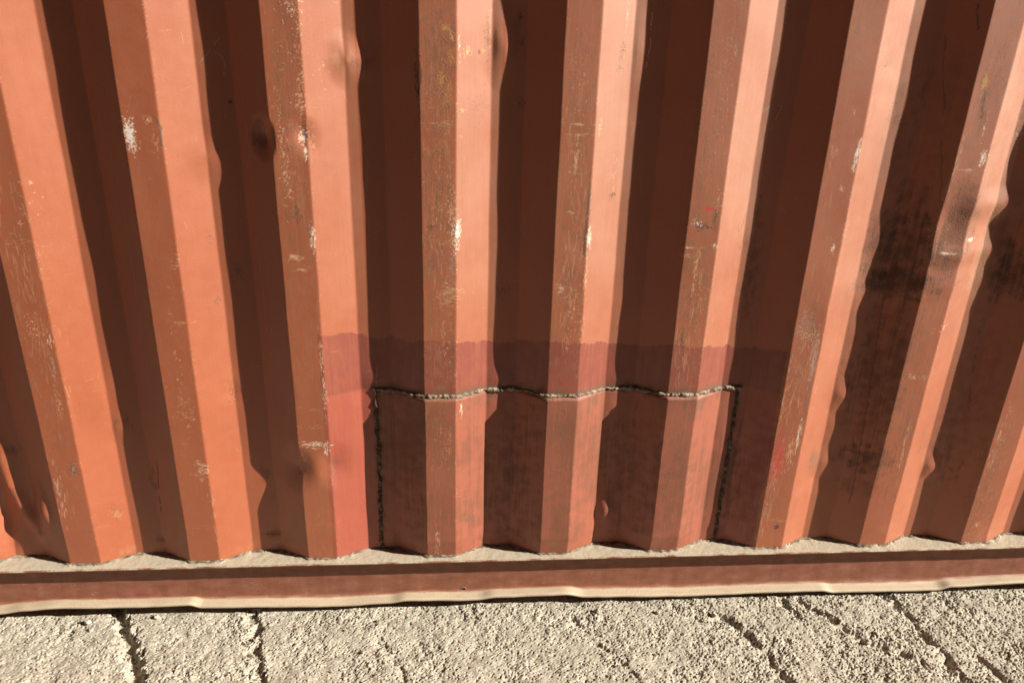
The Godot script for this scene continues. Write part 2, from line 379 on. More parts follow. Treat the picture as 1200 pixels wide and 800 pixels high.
var DENTS := [
	[976, 1145, 20.7, 33.6, 10, 4],
	[1008, 1143, 38.4, 27.5, 1.8, 0.0],
	[961, 1154, 12.7, 15.2, -1.8, 0.0],
	[1271, 1178, 22.8, 51.9, 7, 2],
	[1244, 1183, 13, 21.3, -1.4, 0.0],
	[696, 956, 22.8, 29.8, 3.0, 1.8],
	[683, 996, 19.3, 32.4, -1.4, 0.0],
	[818, 999, 16.3, 29.4, -13, 5],
	[898, 1005, 16.4, 26.2, -8, -4],
	[826, 253, 27.2, 41.6, -11, 5],
	[909, 262, 23.5, 41.6, -8, -3],
	[406, 420, 28.7, 71.3, 3.2, 0.7],
	[430, 356, 21.9, 30.2, 2.7, 0.0],
	[1003, 476, 26.3, 29.4, 2.3, 0.0],
	[983, 434, 26.5, 21.4, -3.2, 0.0],
	[1272, 464, 30.9, 25.7, 3.2, 0.0],
	[1263, 409, 19.5, 39.4, 1.8, 0.0],
	[1554, 462, 27.7, 30.4, 2.7, 0.0],
	[1551, 407, 20, 31.1, 2.3, 0.0],
	[1555, 109, 17.1, 45.2, 13, 0],
	[1613, 75, 43.2, 40.9, -1.4, 0.0],
	[2086, 673, 23.8, 60.7, 2.7, 0.0],
	[2107, 421, 25.2, 31.7, 6.8, 0.0],
	[2109, 332, 25.7, 42.3, 2.3, 0.0],
	[2100, 236, 30.5, 29.3, 3.5, 0.0],
	[2087, 186, 30.8, 24.9, -1.8, 0.0],
	[2110, 558, 28.6, 85.3, 2.3, 0.0],
	[2144, 684, 89.7, 24.2, 1.8, 0.0],
	[2126, 764, 78.2, 31.1, -1.4, 0.0],
	[2449, 709, 61.2, 24.4, 3.0, 0.0],
	[2385, 216, 22.4, 24.9, 6.8, 1.2],
	[2326, 268, 22.2, 29.4, -1.8, 0.0],
	[2570, 46, 23.7, 32.6, -2.3, 0.0],
	[803, 424, 26.1, 64.1, -1.4, 0.7],
	[1544, 1176, 16.8, 62, 1.8, 0.0],
	[1384, 532, 23.1, 42, -1.4, 0.0],
	[1854, 335, 41.8, 92.8, 1.8, 0.0],
	[1829, 38, 31, 36.6, -1.4, 0.0],
	[2058, 1162, 24.8, 16, -0.9, 0.0],
	[2063, 1106, 25.2, 16.5, -0.9, 0.0],
	[1654, 731, 26.5, 38.8, -1.4, 0.0],
	[1973, 605, 28.1, 41.8, -1.8, 0.7],
	[963, 304, 27.2, 67.8, 1.8, 0.0],
	[946, 121, 40.3, 48.9, -1.4, 0.0],
	[443, 840, 65.2, 103.6, -1.4, 0.0],
	[1304, 758, 47.1, 112.6, 1.4, 0.0],
	[2160, 1094, 54.5, 66.7, 2.3, 0.0],
	[688, 438, 18.4, 21.1, -1.8, 0.0],
	[542, 760, 20.2, 54.3, -0.9, 0.0],
	[1445, 788, 18.3, 30, -2.7, 0.0],
	[164, 267, 16.3, 48.6, 10, 0],
	[169, 204, 12.9, 34.1, 10, 0],
	[181, 152, 13, 30.2, 10, 0],
	[196, 114, 13.2, 26, 12, 0],
	[237, 142, 15, 56.4, 17, 0],
	[211, 76, 13.3, 33.6, 12, 0],
	[2351, 888, 58.3, 24.2, 6, 0],
	[2366, 836, 63, 30.5, -5, 0],
	[2345, 780, 55.7, 17.6, 3, 0],
	[2250, 848, 50.7, 56.8, -8, 0],
	[2264, 776, 51.6, 15.7, 4, 0],
	[2268, 707, 60.5, 24.3, 3, 0],
	[2378, 984, 22.9, 53.3, -4, 0],
	[131, 128, 24.2, 79.7, -18, 0],
]

# how far single ridges stand from an even spacing, near the top and near the bottom of the picture
var SHIFT_TOP := [0.003, 0.003, -0.001, -0.007, 0.003, -0.001, 0.001, -0.004, 0.0, -0.002, 0.0, 0.0]
var SHIFT_LOW := [0.0, 0.0, -0.003, -0.003, 0.0055, 0.0037, 0.0027, -0.0004, -0.004, -0.006, -0.006, 0.0]
var PRIMER_EDGE := [[895, 590], [942, 587], [975, 576], [1015, 564], [1045, 571], [1082, 568], [1128, 579], [1174, 571], [1231, 564], [1290, 555], [1383, 573], [1458, 570], [1543, 555], [1583, 548], [1670, 566], [1752, 558], [1845, 541], [1940, 547]]
var LIP_EDGE := [[-2000, -132], [60, -132], [100, -128], [161, -120], [220, -116], [397, -119], [548, -117], [561, -127], [905, -135], [1022, -129], [1063, -121], [1213, -126], [1245, -126], [1286, -119], [1463, -116], [1514, -128], [1770, -134], [2144, -129], [2171, -137], [2462, -139], [2495, -129], [2697, -123], [3000, -133], [9000, -133]]
var GROOVES := [
	[36, 21, 340, -60, 358, -12, 391, 45, 432, 115, 466, 181, 504, 247, 560, 360, 590, 520],
	[16, 11, 680, -60, 687, 2, 706, 59, 717, 128, 736, 181, 758, 255, 790, 380],
	[13, 12, 1840, 60, 1881, 92, 1925, 188, 1927, 228, 1950, 295, 1985, 390],
	[12, 10, 2030, -30, 2038, 9, 2053, 76],
	[11, 10, 2090, 30, 2116, 66, 2159, 137, 2228, 193, 2290, 240],
	[15, 14, 2290, -60, 2318, 4, 2342, 75, 2347, 156, 2359, 294, 2400, 440],
	[9, 6, 1752, 47, 1832, 108], [12, 9, 2441, 233, 2462, 312, 2500, 420],
	[10, 5, 1010, 120, 1060, 200, 1090, 300], [9, 5, 1480, 60, 1530, 150, 1600, 260]]

var INK := [[222, 190, 150], [236, 226, 216], [120, 70, 40], [72, 40, 24], [104, 75, 50], [196, 150, 62], [196, 52, 40], [168, 160, 158], [172, 124, 86], [132, 66, 60], [128, 72, 38], [190, 98, 56]]
var rng := RandomNumberGenerator.new()
var paint := PackedByteArray()
var gloss := PackedByteArray()
var relief := PackedByteArray()
var us := PackedFloat64Array()
var vs := PackedFloat64Array()
var wall := PackedVector3Array()
var wall_n := PackedVector3Array()


# ------------------------------------------------------------------ helpers
func noise(seed_, size, octaves = 1, kind = FastNoiseLite.TYPE_SIMPLEX_SMOOTH) -> FastNoiseLite:
	var n := FastNoiseLite.new()
	n.seed = seed_
	n.noise_type = kind
	n.frequency = 1.0 / size
	n.fractal_type = FastNoiseLite.FRACTAL_FBM if octaves > 1 else FastNoiseLite.FRACTAL_NONE
	n.fractal_octaves = octaves
	return n

func lin(r, g, b) -> Color:
	return Color(r, g, b).linear_to_srgb()

func mat(c: Color, rough: float, metal := 0.0) -> StandardMaterial3D:
	var m := StandardMaterial3D.new()
	m.albedo_color = c
	m.roughness = rough
	m.metallic = metal
	return m

func ramp_tex(seed_, freq, c0: Color, c1: Color, c2: Color, px := 512) -> NoiseTexture2D:
	var t := NoiseTexture2D.new()
	t.width = px; t.height = px; t.seamless = true
	var n := FastNoiseLite.new()
	n.seed = seed_; n.frequency = freq; n.fractal_octaves = 5
	t.noise = n
	var g := Gradient.new()
	g.offsets = PackedFloat32Array([0.15, 0.5, 0.85])
	g.colors = PackedColorArray([c0, c1, c2])
	t.color_ramp = g
	return t

func mesh_of(v: PackedVector3Array, n: PackedVector3Array, ix: PackedInt32Array, uv = null, col = null) -> ArrayMesh:
	for k in range(0, ix.size(), 3):                               # front faces run clockwise
		var p := v[ix[k]]
		if (v[ix[k + 1]] - p).cross(v[ix[k + 2]] - p).dot(n[ix[k]]) > 0.0:
			var s := ix[k + 1]
			ix[k + 1] = ix[k + 2]; ix[k + 2] = s
	var a := []
	a.resize(Mesh.ARRAY_MAX)
	a[Mesh.ARRAY_VERTEX] = v
	a[Mesh.ARRAY_NORMAL] = n
	a[Mesh.ARRAY_INDEX] = ix
	if uv != null: a[Mesh.ARRAY_TEX_UV] = uv
	if col != null: a[Mesh.ARRAY_COLOR] = col
	var m := ArrayMesh.new()
	m.add_surface_from_arrays(Mesh.PRIMITIVE_TRIANGLES, a)
	return m

func add(called: String, m: Mesh, material, parent: Node) -> MeshInstance3D:
	var o := MeshInstance3D.new()
	o.name = called
	o.mesh = m
	if material != null: o.material_override = material
	parent.add_child(o, true)
	return o

# an indexed grid of w x h points as triangles
func grid_index(w: int, h: int) -> PackedInt32Array:
	var ix := PackedInt32Array()
	ix.resize((w - 1) * (h - 1) * 6)
	var k := 0
	for j in h - 1:
		for i in w - 1:
			var p := j * w + i
			ix[k] = p; ix[k + 1] = p + w; ix[k + 2] = p + 1
			ix[k + 3] = p + 1; ix[k + 4] = p + w; ix[k + 5] = p + w + 1
			k += 6
	return ix

func grid_normals(pts: PackedVector3Array, w: int, h: int, facing: Vector3) -> PackedVector3Array:
	var out := PackedVector3Array()
	out.resize(pts.size())
	for j in h:
		var j0 := maxi(j - 1, 0) * w
		var j1 := mini(j + 1, h - 1) * w
		for i in w:
			var a := pts[j * w + mini(i + 1, w - 1)] - pts[j * w + maxi(i - 1, 0)]
			var b := pts[j1 + i] - pts[j0 + i]
			var n := a.cross(b).normalized()
			out[j * w + i] = n if n.dot(facing) >= 0.0 else -n
	return out

# a box with its edges chamfered
func bevel_box(c: Vector3, s: Vector3, e := 0.004) -> ArrayMesh:
	var st := SurfaceTool.new()
	st.begin(Mesh.PRIMITIVE_TRIANGLES)
	st.set_smooth_group(-1)
	var h := s / 2.0
	var ring := []
	for k in 4:
		var yy: float = [-h.y, -h.y + e, h.y - e, h.y][k]
		var t: float = e if k == 0 or k == 3 else 0.0
		var r := []
		for q in [[-h.x + t, -h.z + t + e], [-h.x + t + e, -h.z + t], [h.x - t - e, -h.z + t], [h.x - t, -h.z + t + e], [h.x - t, h.z - t - e], [h.x - t - e, h.z - t], [-h.x + t + e, h.z - t], [-h.x + t, h.z - t - e]]:
			r.append(c + Vector3(q[0], yy, q[1]))
		ring.append(r)
	for k in 3:
		for i in 8:
			var j := (i + 1) % 8
			for p in [ring[k][i], ring[k][j], ring[k + 1][i], ring[k][j], ring[k + 1][j], ring[k + 1][i]]: st.add_vertex(p)
	for i in range(1, 7):
		for p in [ring[0][0], ring[0][i], ring[0][i + 1]]: st.add_vertex(p)
		for p in [ring[3][0], ring[3][i + 1], ring[3][i]]: st.add_vertex(p)
	st.generate_normals()
	return st.commit()


# ------------------------------------------------------------------ the corrugated side
func corrugation(u: float) -> float:
	var z := 0.0
	for k in 5:                                                    # a bent sheet: the folds are round
		var m := fposmod(u + (k - 2) * 0.0010, PITCH)
		if m < FLAT: pass
		elif m < 2 * FLAT: z -= DEPTH * (m - FLAT) / FLAT
		elif m < PITCH - FLAT: z -= DEPTH
		else: z -= DEPTH * (PITCH - m) / FLAT
	return z / 5.0

func ridge_shift(u: float, v: float) -> float:
	var k := clampf((u - 0.035) / PITCH, 0.0, 10.99)
	var i := int(k)
	var t := k - i
	t = t * t * (3 - 2 * t)
	var top := lerpf(SHIFT_TOP[i], SHIFT_TOP[i + 1], t)
	var low := lerpf(SHIFT_LOW[i], SHIFT_LOW[i + 1], t)
	return lerpf(low, top, clampf((v - 0.08) / 1.1, -0.2, 1.3))

func build_wall_points():
	var cols := {}
	for k in range(-2, 12):
		for fold in [0.0, FLAT, 2 * FLAT, PITCH - FLAT]:
			for d in [-0.008, -0.0045, -0.0025, -0.0015, -0.0005, 0.0005, 0.0015, 0.0025, 0.0045, 0.008]:
				cols[roundi((k * PITCH + fold + d) * 20000)] = true
		for face in [0.0, FLAT, 2 * FLAT, PITCH - FLAT]:
			for q in 6: cols[roundi((k * PITCH + face + FLAT * (q + 1) / 7.0) * 20000)] = true
	for x in [U0, U1, 1.4, PATCH_L, PATCH_R]: cols[roundi(x * 20000)] = true
	var keys := cols.keys()
	keys.sort()
	for c in keys:
		var u: float = c / 20000.0
		if u >= U0 - 1e-6 and u <= U1 + 1e-6: us.append(u)
	var v := 0.0
	while v < VTOP - 0.003:
		vs.append(v)
		if v < PATCH_T and v + 0.005 > PATCH_T: vs.append(PATCH_T)
		v += 0.005
	vs.append(VTOP)
	var w := us.size()
	var h := vs.size()
	var wave := noise(11, 0.16, 2)
	var small := noise(12, 0.035, 2)
	wall.resize(w * h)
	for j in h:
		for i in w:
			var u := us[i]
			var edge := clampf(minf(u - U0, U1 - u) / 0.1, 0.0, 1.0) * clampf((VTOP - vs[j]) / 0.1, 0.0, 1.0)
			var n := wave.get_noise_2d(u, vs[j] * 0.45) * 0.0008 + small.get_noise_2d(u, vs[j] * 0.5) * 0.00010
			var sx := wave.get_noise_2d(u * 0.6 + 7.0, vs[j] * 0.5) * 0.0012
			wall[j * w + i] = Vector3(u + (ridge_shift(u, vs[j]) + sx) * edge, LEDGE + vs[j], corrugation(u) + n * edge * clampf(vs[j] / 0.06, 0.0, 1.0))
	for d in DENTS:
		var du: float = d[0] / MM
		var dv: float = d[1] / MM
		var ru: float = d[2] / MM
		var rv: float = d[3] / MM
		for j in h:
			var b := (vs[j] - dv) / rv
			if absf(b) > 2.6: continue
			for i in w:
				var a := (us[i] - du) / ru
				if absf(a) > 2.6: continue
				var rr := sqrt(a * a + b * b + 0.01)                # a buckle: straight flanks, a tight tip
				var g := pow(maxf(0.0, 1.0 - rr / 1.7), 1.35) * clampf(vs[j] / 0.03, 0.0, 1.0)
				wall[j * w + i] += Vector3(d[5] * g, 0, d[4] * g) / MM
	for j in h:                                                    # the patch stands a little proud of the old sheet
		for i in w:
			if us[i] > PATCH_L and us[i] < PATCH_R and vs[j] < PATCH_T - 0.001:
				wall[j * w + i].z += (0.0085 + 0.0065 * corrugation(us[i]) / DEPTH) * clampf(minf(us[i] - PATCH_L, PATCH_R - us[i]) / 0.02, 0.0, 1.0) * clampf(vs[j] / 0.05, 0.0, 1.0)
	wall_n = grid_normals(wall, w, h, Vector3(0, 0, 1))

# a point of the finished side at (u, v), and the way it faces
func on_wall(u: float, v: float) -> Array:
	var i := clampi(us.bsearch(u) - 1, 0, us.size() - 2)
	var j := clampi(vs.bsearch(v) - 1, 0, vs.size() - 2)
	var a := clampf((u - us[i]) / (us[i + 1] - us[i]), 0.0, 1.0)
	var b := clampf((v - vs[j]) / (vs[j + 1] - vs[j]), 0.0, 1.0)
	var w := us.size()
	var p := wall[j * w + i].lerp(wall[j * w + i + 1], a).lerp(wall[(j + 1) * w + i].lerp(wall[(j + 1) * w + i + 1], a), b)
	var n := wall_n[j * w + i].lerp(wall_n[j * w + i + 1], a).lerp(wall_n[(j + 1) * w + i].lerp(wall_n[(j + 1) * w + i + 1], a), b)
	return [p, n.normalized()]

# the sheet or the patch let into it, one surface for each half of the paint canvas
func wall_mesh(patch: bool) -> ArrayMesh:
	var m := ArrayMesh.new()
	var w := us.size()
	for half in 2:
		var ua := U0 + 1.6 * half
		var ids := {}
		var v := PackedVector3Array()
		var n := PackedVector3Array()
		var t := PackedVector2Array()
		var ix := PackedInt32Array()
		for j in vs.size() - 1:
			for i in w - 1:
				var uc := (us[i] + us[i + 1]) / 2
				if (uc > 1.4) != (half == 1): continue
				var inside := uc > PATCH_L and uc < PATCH_R and vs[j] < PATCH_T - 1e-6
				if inside != patch: continue
				var q := []
				for c in [j * w + i, j * w + i + 1, (j + 1) * w + i, (j + 1) * w + i + 1]:
					if not ids.has(c):
						ids[c] = v.size()
						v.append(wall[c]); n.append(wall_n[c])
						t.append(Vector2((us[c % w] - ua) / 1.6, 1.0 - vs[c / w] / VTOP))
					q.append(ids[c])
				ix.append_array(PackedInt32Array([q[0], q[2], q[1], q[1], q[2], q[3]]))
		var a := []
		a.resize(Mesh.ARRAY_MAX)
		a[Mesh.ARRAY_VERTEX] = v; a[Mesh.ARRAY_NORMAL] = n; a[Mesh.ARRAY_TEX_UV] = t; a[Mesh.ARRAY_INDEX] = ix
		m.add_surface_from_arrays(Mesh.PRIMITIVE_TRIANGLES, a)
	return m


# ------------------------------------------------------------------ paint, wear and dirt of the long side
func noise_bytes(seed_, size, octaves, w, h) -> PackedByteArray:
	var n := noise(seed_, size, octaves)
	if w != CW or h != CH:
		n.domain_warp_enabled = true
		n.domain_warp_amplitude = size * 3.0
		n.domain_warp_frequency = 0.5 / size
	var im := n.get_image(w, h, false, false, true)
	im.convert(Image.FORMAT_L8)
	if w != CW or h != CH: im.resize(CW, CH, Image.INTERPOLATE_CUBIC)
	return im.get_data()

func dab(x: int, y: int, c: Array, a: float, rough := 200):
	if x < 0 or y < 0 or x >= CW or y >= CH: return
	var p := y * CW + x
	var q := p * 3
	paint[q] = int(lerpf(paint[q], c[0], a))
	paint[q + 1] = int(lerpf(paint[q + 1], c[1], a))
	paint[q + 2] = int(lerpf(paint[q + 2], c[2], a))
	gloss[p] = int(lerpf(gloss[p], rough, a))

func paint_canvas():
	var big := noise_bytes(21, 260, 4, CW, CH)
	var fine := noise_bytes(22, 5, 2, CW, CH)
	var mid := noise_bytes(23, 34, 4, CW, CH)
	var streak := noise_bytes(24, 10, 4, CW, CH / 25)
	var hair := noise_bytes(25, 3.0, 3, CW, CH / 25)
	print("noise done ", Time.get_ticks_msec())
	paint.resize(CW * CH * 3)
	gloss.resize(CW * CH)
	relief.resize(CW * CH)
	# what a column of the canvas is: share of outer flat, how worn that ridge is, how pale with sheen and chalking
	var outer := PackedFloat32Array(); outer.resize(CW)
	var worn := PackedFloat32Array(); worn.resize(CW)
	var chalk_sheen := PackedFloat32Array(); chalk_sheen.resize(CW)
	var primer := PackedFloat32Array(); primer.resize(CW)
	var ridge_wear := [0.3, 0.36, 0.22, 0.66, 1.0, 0.6, 0.64, 0.36, 0.5, 0.55, 0.4, 0.4]
	var ridge_chalk_sheen := [0.2, 0.2, 0.22, 0.36, 0.6, 0.72, 0.72, 0.74, 0.8, 0.72, 0.5, 0.4]
	for x in CW:
		var u := U0 + x / MM
		var m := fposmod(u, PITCH)
		var k := clampi(int(floor(u / PITCH)), 0, 11)
		outer[x] = clampf(minf(m + 0.004, FLAT + 0.004 - m) / 0.008, 0.0, 1.0)
		worn[x] = ridge_wear[k] * outer[x]
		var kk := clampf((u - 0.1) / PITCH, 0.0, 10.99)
		chalk_sheen[x] = lerpf(ridge_chalk_sheen[int(kk)], ridge_chalk_sheen[int(kk) + 1], kk - int(kk))
		# right slopes painted pale for sun sheen as well as chalking, troughs left red
		chalk_sheen[x] *= 0.35 if m < FLAT else (1.0 if m < FLAT * 2 + 0.02 else 0.1)
		primer[x] = -1.0
		var um := u * MM
		for e in PRIMER_EDGE.size() - 1:
			if um >= PRIMER_EDGE[e][0] and um < PRIMER_EDGE[e + 1][0]:
				primer[x] = lerpf(PRIMER_EDGE[e][1], PRIMER_EDGE[e + 1][1], (um - PRIMER_EDGE[e][0]) / (PRIMER_EDGE[e + 1][0] - PRIMER_EDGE[e][0]))
	for y in CH:
		var v := CH - 1 - y                                       # mm above the rail
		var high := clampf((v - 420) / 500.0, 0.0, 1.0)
		for x in CW:
			var p := y * CW + x
			var nb := big[p] - 128
			var nf := fine[p] - 128
			var nm := mid[p] - 128
			var ns := streak[p] - 128
			# red oxide enamel, paled by painted sheen and chalking, more so high up
			var c := clampf(chalk_sheen[x] * (0.32 + 0.68 * high) * (0.85 + nb * 0.0025 + ns * 0.001), 0.0, 1.0)
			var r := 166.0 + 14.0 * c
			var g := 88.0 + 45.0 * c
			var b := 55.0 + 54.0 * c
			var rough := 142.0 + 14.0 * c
			var um := x - 200
			if um > 1005 and um < 1850 and v < 441:                # the newer sheet
				r = 156.0; g = 83.0; b = 58.0
				var k := clampf((ns * 0.6 + nb * 0.9 + nm * 0.4 + 24) / 180.0, 0.0, 0.6)
				r += (106 - r) * k; g += (57 - g) * k; b += (31 - b) * k
				rough = 175
			elif v < primer[x] + nm * 0.05 + ns * 0.02:                        # brushed primer round it
				var top := v > 441
				var cover := clampf(0.86 + ns * 0.0035 + nm * 0.002, 0.5, 1.0)
				if top:
					r = lerpf(r, 136.0, cover); g = lerpf(g, 63.0, cover); b = lerpf(b, 47.0, cover)
				else:
					r = lerpf(r, 156.0, cover); g = lerpf(g, 72.0, cover); b = lerpf(b, 53.0, cover)
				rough = 150
			# rubbed and dusty on the outer flats
			var k2 := clampf((ns * 0.7 + nm * 0.6 + 26) / 100.0, 0.0, 1.0) * worn[x]
			r += (148 - r) * k2; g += (91 - g) * k2; b += (55 - b) * k2
			var k3 := clampf((hair[p] - 176) / 40.0, 0.0, 1.0) * (0.06 + 0.28 * worn[x])
			r += (196 - r) * k3; g += (156 - g) * k3; b += (116 - b) * k3
			var t := nf * 0.035 + nm * 0.012 + nb * 0.025 + ns * 0.012
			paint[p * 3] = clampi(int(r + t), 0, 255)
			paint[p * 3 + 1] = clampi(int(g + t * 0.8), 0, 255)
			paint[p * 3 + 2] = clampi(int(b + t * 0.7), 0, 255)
			gloss[p] = clampi(int(rough + 60 * k2 + nm * 0.12), 0, 255)
			relief[p] = clampi(128 + int(nf * (0.05 + 0.2 * k2) + nm * 0.05), 0, 255)
	print("base done ", Time.get_ticks_msec())
	for B in BLOBS:                                                # rust, grime and dried mud with ragged outlines
		var c: Array = INK[B[4]]
		for y in range(maxi(0, CH - 1 - int(B[1] + B[3] * 1.5)), mini(CH, CH - 1 - int(B[1] - B[3] * 1.5))):
			for x in range(maxi(0, int(B[0] - B[2] * 1.5) + 200), mini(CW, int(B[0] + B[2] * 1.5) + 200)):
				var a: float = (x - 200 - B[0]) / float(B[2])
				var d: float = (CH - 1 - y - B[1]) / float(B[3])
				var p := y * CW + x
				var f := 1.0 - (a * a + d * d) * 0.55
				if f <= 0: continue
				var n := (mid[p] * 0.4 + streak[p] * 0.35 + fine[p] * 0.25) / 255.0
				var s: float = clampf((f * 0.7 + (n - 0.5) * 1.5 - B[6]) / 0.45, 0.0, 1.0) * B[5]
				if s > 0.02:
					dab(x, y, c, s, 225)
					relief[p] = clampi(int(relief[p] + s * (fine[p] - 120) * 0.8), 0, 255)
	rng.seed = 5
	for B in CHIPS:
		var c: Array = INK[B[5]]
		for i in int(B[4]):
			var x: float = B[0] + rng.randfn(0, 0.62) * B[2] + 200
			var y: float = CH - 1 - (B[1] + rng.randfn(0, 0.62) * B[3])
			var l: float = B[6] * rng.randf_range(0.25, 1.0)
			var an: float = [PI / 2 + rng.randfn(0, 0.06), rng.randfn(0, 0.15), rng.randf() * TAU][B[7]]
			var wd := rng.randf_range(0.6, 1.6)
			var al: float = B[8] * rng.randf_range(0.5, 1.0)
			if B[7] == 2:                                          # a flake of paint gone: a small ragged spot
				for s in rng.randi_range(1, 4):
					var q := Vector2(x + rng.randfn(0, 0.9), y + rng.randfn(0, 1.3))
					dab(int(q.x), int(q.y), c, al, 215)
					dab(int(q.x) + 1, int(q.y), c, al * 0.9, 215)
					if wd > 1.0: dab(int(q.x), int(q.y) + 1, c, al * 0.9, 215)
				continue
			var bend := rng.randfn(0, 0.012)
			for s in int(l) + 1:
				dab(int(x + cos(an) * s), int(y + sin(an) * s), c, al * rng.randf_range(0.4, 1.0), 215)
				dab(int(x + cos(an) * s + absf(sin(an)) * 1.2), int(y + sin(an) * s + absf(cos(an)) * 1.2), c, al * rng.randf_range(0.3, 0.9), 215)
				an += bend * 0.3
	# chips knocked off along the folds of every ridge
	var chipn := noise(31, 60, 2)
	for k in range(-1, 11):
		for e in 2:
			for v in range(0, CH):
				var f: float = chipn.get_noise_2d(k * 300.0 + e * 140.0, v)
				if f < 0.12 or rng.randf() > f * 1.5: continue
				var x: float = (k * PITCH + FLAT * e) * MM + 200 + rng.randfn(0, 1.6)
				for s in rng.randi_range(1, 3): dab(int(x) + s, CH - 1 - v, INK[[0, 2, 0, 8][rng.randi() % 4]], 0.45, 210)
	# fine scratches all over
	for i in 2400:
		var x := rng.randf() * CW
		var y := rng.randf() * CH
		var m := fposmod(U0 + x / MM, PITCH)
		if m > FLAT and rng.randf() < 0.7: continue
		var an := (PI / 2 + rng.randfn(0, 0.15)) if rng.randf() < 0.6 else rng.randfn(0, 0.25)
		var l := rng.randf_range(3, 22)
		var al := rng.randf_range(0.12, 0.4)
		for s in int(l): dab(int(x + cos(an) * s), int(y + sin(an) * s), INK[0 if i % 4 else 2], al * (1.0 if rng.randf() < 0.8 else 0.0))
	for i in 3200:                                                 # pinholes of rust and specks
		dab(int(rng.randf() * CW), int(rng.randf() * CH), INK[[2, 3, 8, 0][rng.randi() % 4]], rng.randf_range(0.3, 0.7))
	for L in LINES:
		var c: Array = INK[L[0]]
		var pts: int = (L.size() - 4) / 2
		for i in pts - 1:
			var a := Vector2(L[4 + i * 2] + 200, CH - 1 - L[5 + i * 2])
			var b := Vector2(L[6 + i * 2] + 200, CH - 1 - L[7 + i * 2])
			var steps := int(a.distance_to(b))
			for s in steps:
				var q := a.lerp(b, s / float(steps))
				var n := mid[clampi(int(q.y), 0, CH - 1) * CW + clampi(int(q.x), 0, CW - 1)] / 255.0
				if n < L[3] + 0.2: continue
				q.x += (n - 0.5) * 6.0
				for k in maxi(1, roundi(L[2] * (0.6 + n * 0.8))): dab(int(q.x) + k, int(q.y), c, L[1] * (0.6 + 0.4 * rng.randf()), 215)
	# burnt and muddy margin along the weld
	for x in range(1195, 2060):
		for v in range(424, 468):
			var p := (CH - 1 - v) * CW + x
			var s := clampf((1.0 - absf(v - 446) / 15.0) + (fine[p] + mid[p] - 256) / 150.0 - 0.1, 0.0, 1.0)
			if s > 0.05: dab(x, CH - 1 - v, INK[4] if fine[p] > 120 else INK[2], s * 0.9, 230)
	for e in [1005, 1850]:
		for v in range(0, 441):
			for x in range(e - 14, e + 15):
				var p := (CH - 1 - v) * CW + x + 200
				var s := clampf((1.0 - absf(x - e) / 9.0) + (fine[p] + mid[p] - 256) / 140.0 - 0.1, 0.0, 1.0)
				if s > 0.05: dab(x + 200, CH - 1 - v, INK[3], s * 0.5, 230)
	# dried splashes of dust low down, where rain threw it up
	for i in 2600:
		var x := int(rng.randf() * CW)
		var v := int(absf(rng.randfn(0, 26)))
		var p := clampi(CH - 1 - v, 0, CH - 1) * CW + x
		if mid[p] + streak[p] < 250: continue
		for s in rng.randi_range(1, 4):
			for q in rng.randi_range(1, 3): dab(x + s, CH - 1 - v - q, INK[8], rng.randf_range(0.15, 0.5), 235)
	print("marks done ", Time.get_ticks_msec())

func side_materials() -> Array:
	var all := Image.create_from_data(CW, CH, false, Image.FORMAT_RGB8, paint)
	var ro := Image.create_from_data(CW, CH, false, Image.FORMAT_L8, gloss)
	var he := Image.create_from_data(CW, CH, false, Image.FORMAT_L8, relief)
	var out := []
	for k in 2:
		var m := StandardMaterial3D.new()
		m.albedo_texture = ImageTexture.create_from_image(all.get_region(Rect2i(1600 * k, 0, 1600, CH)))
		m.roughness = 1.0
		m.metallic_specular = 1.0
		var r := ro.get_region(Rect2i(1600 * k, 0, 1600, CH))
		r.resize(800, CH / 2)
		m.roughness_texture = ImageTexture.create_from_image(r)
		m.heightmap_enabled = true
		m.heightmap_texture = ImageTexture.create_from_image(he.get_region(Rect2i(1600 * k, 0, 1600, CH)))
		m.heightmap_scale = 0.06
		m.texture_repeat = false
		out.append(m)
	return out


# ------------------------------------------------------------------ the bottom rail
func lip_edge(x: float) -> float:
	var m := x * MM
	for i in LIP_EDGE.size() - 1:
		if m < LIP_EDGE[i + 1][0]:
			var t := clampf((m - LIP_EDGE[i][0]) / float(LIP_EDGE[i + 1][0] - LIP_EDGE[i][0]), 0.0, 1.0)
			t = t * t * (3 - 2 * t)
			return lerpf(LIP_EDGE[i][1], LIP_EDGE[i + 1][1], t) / MM
	return -0.133

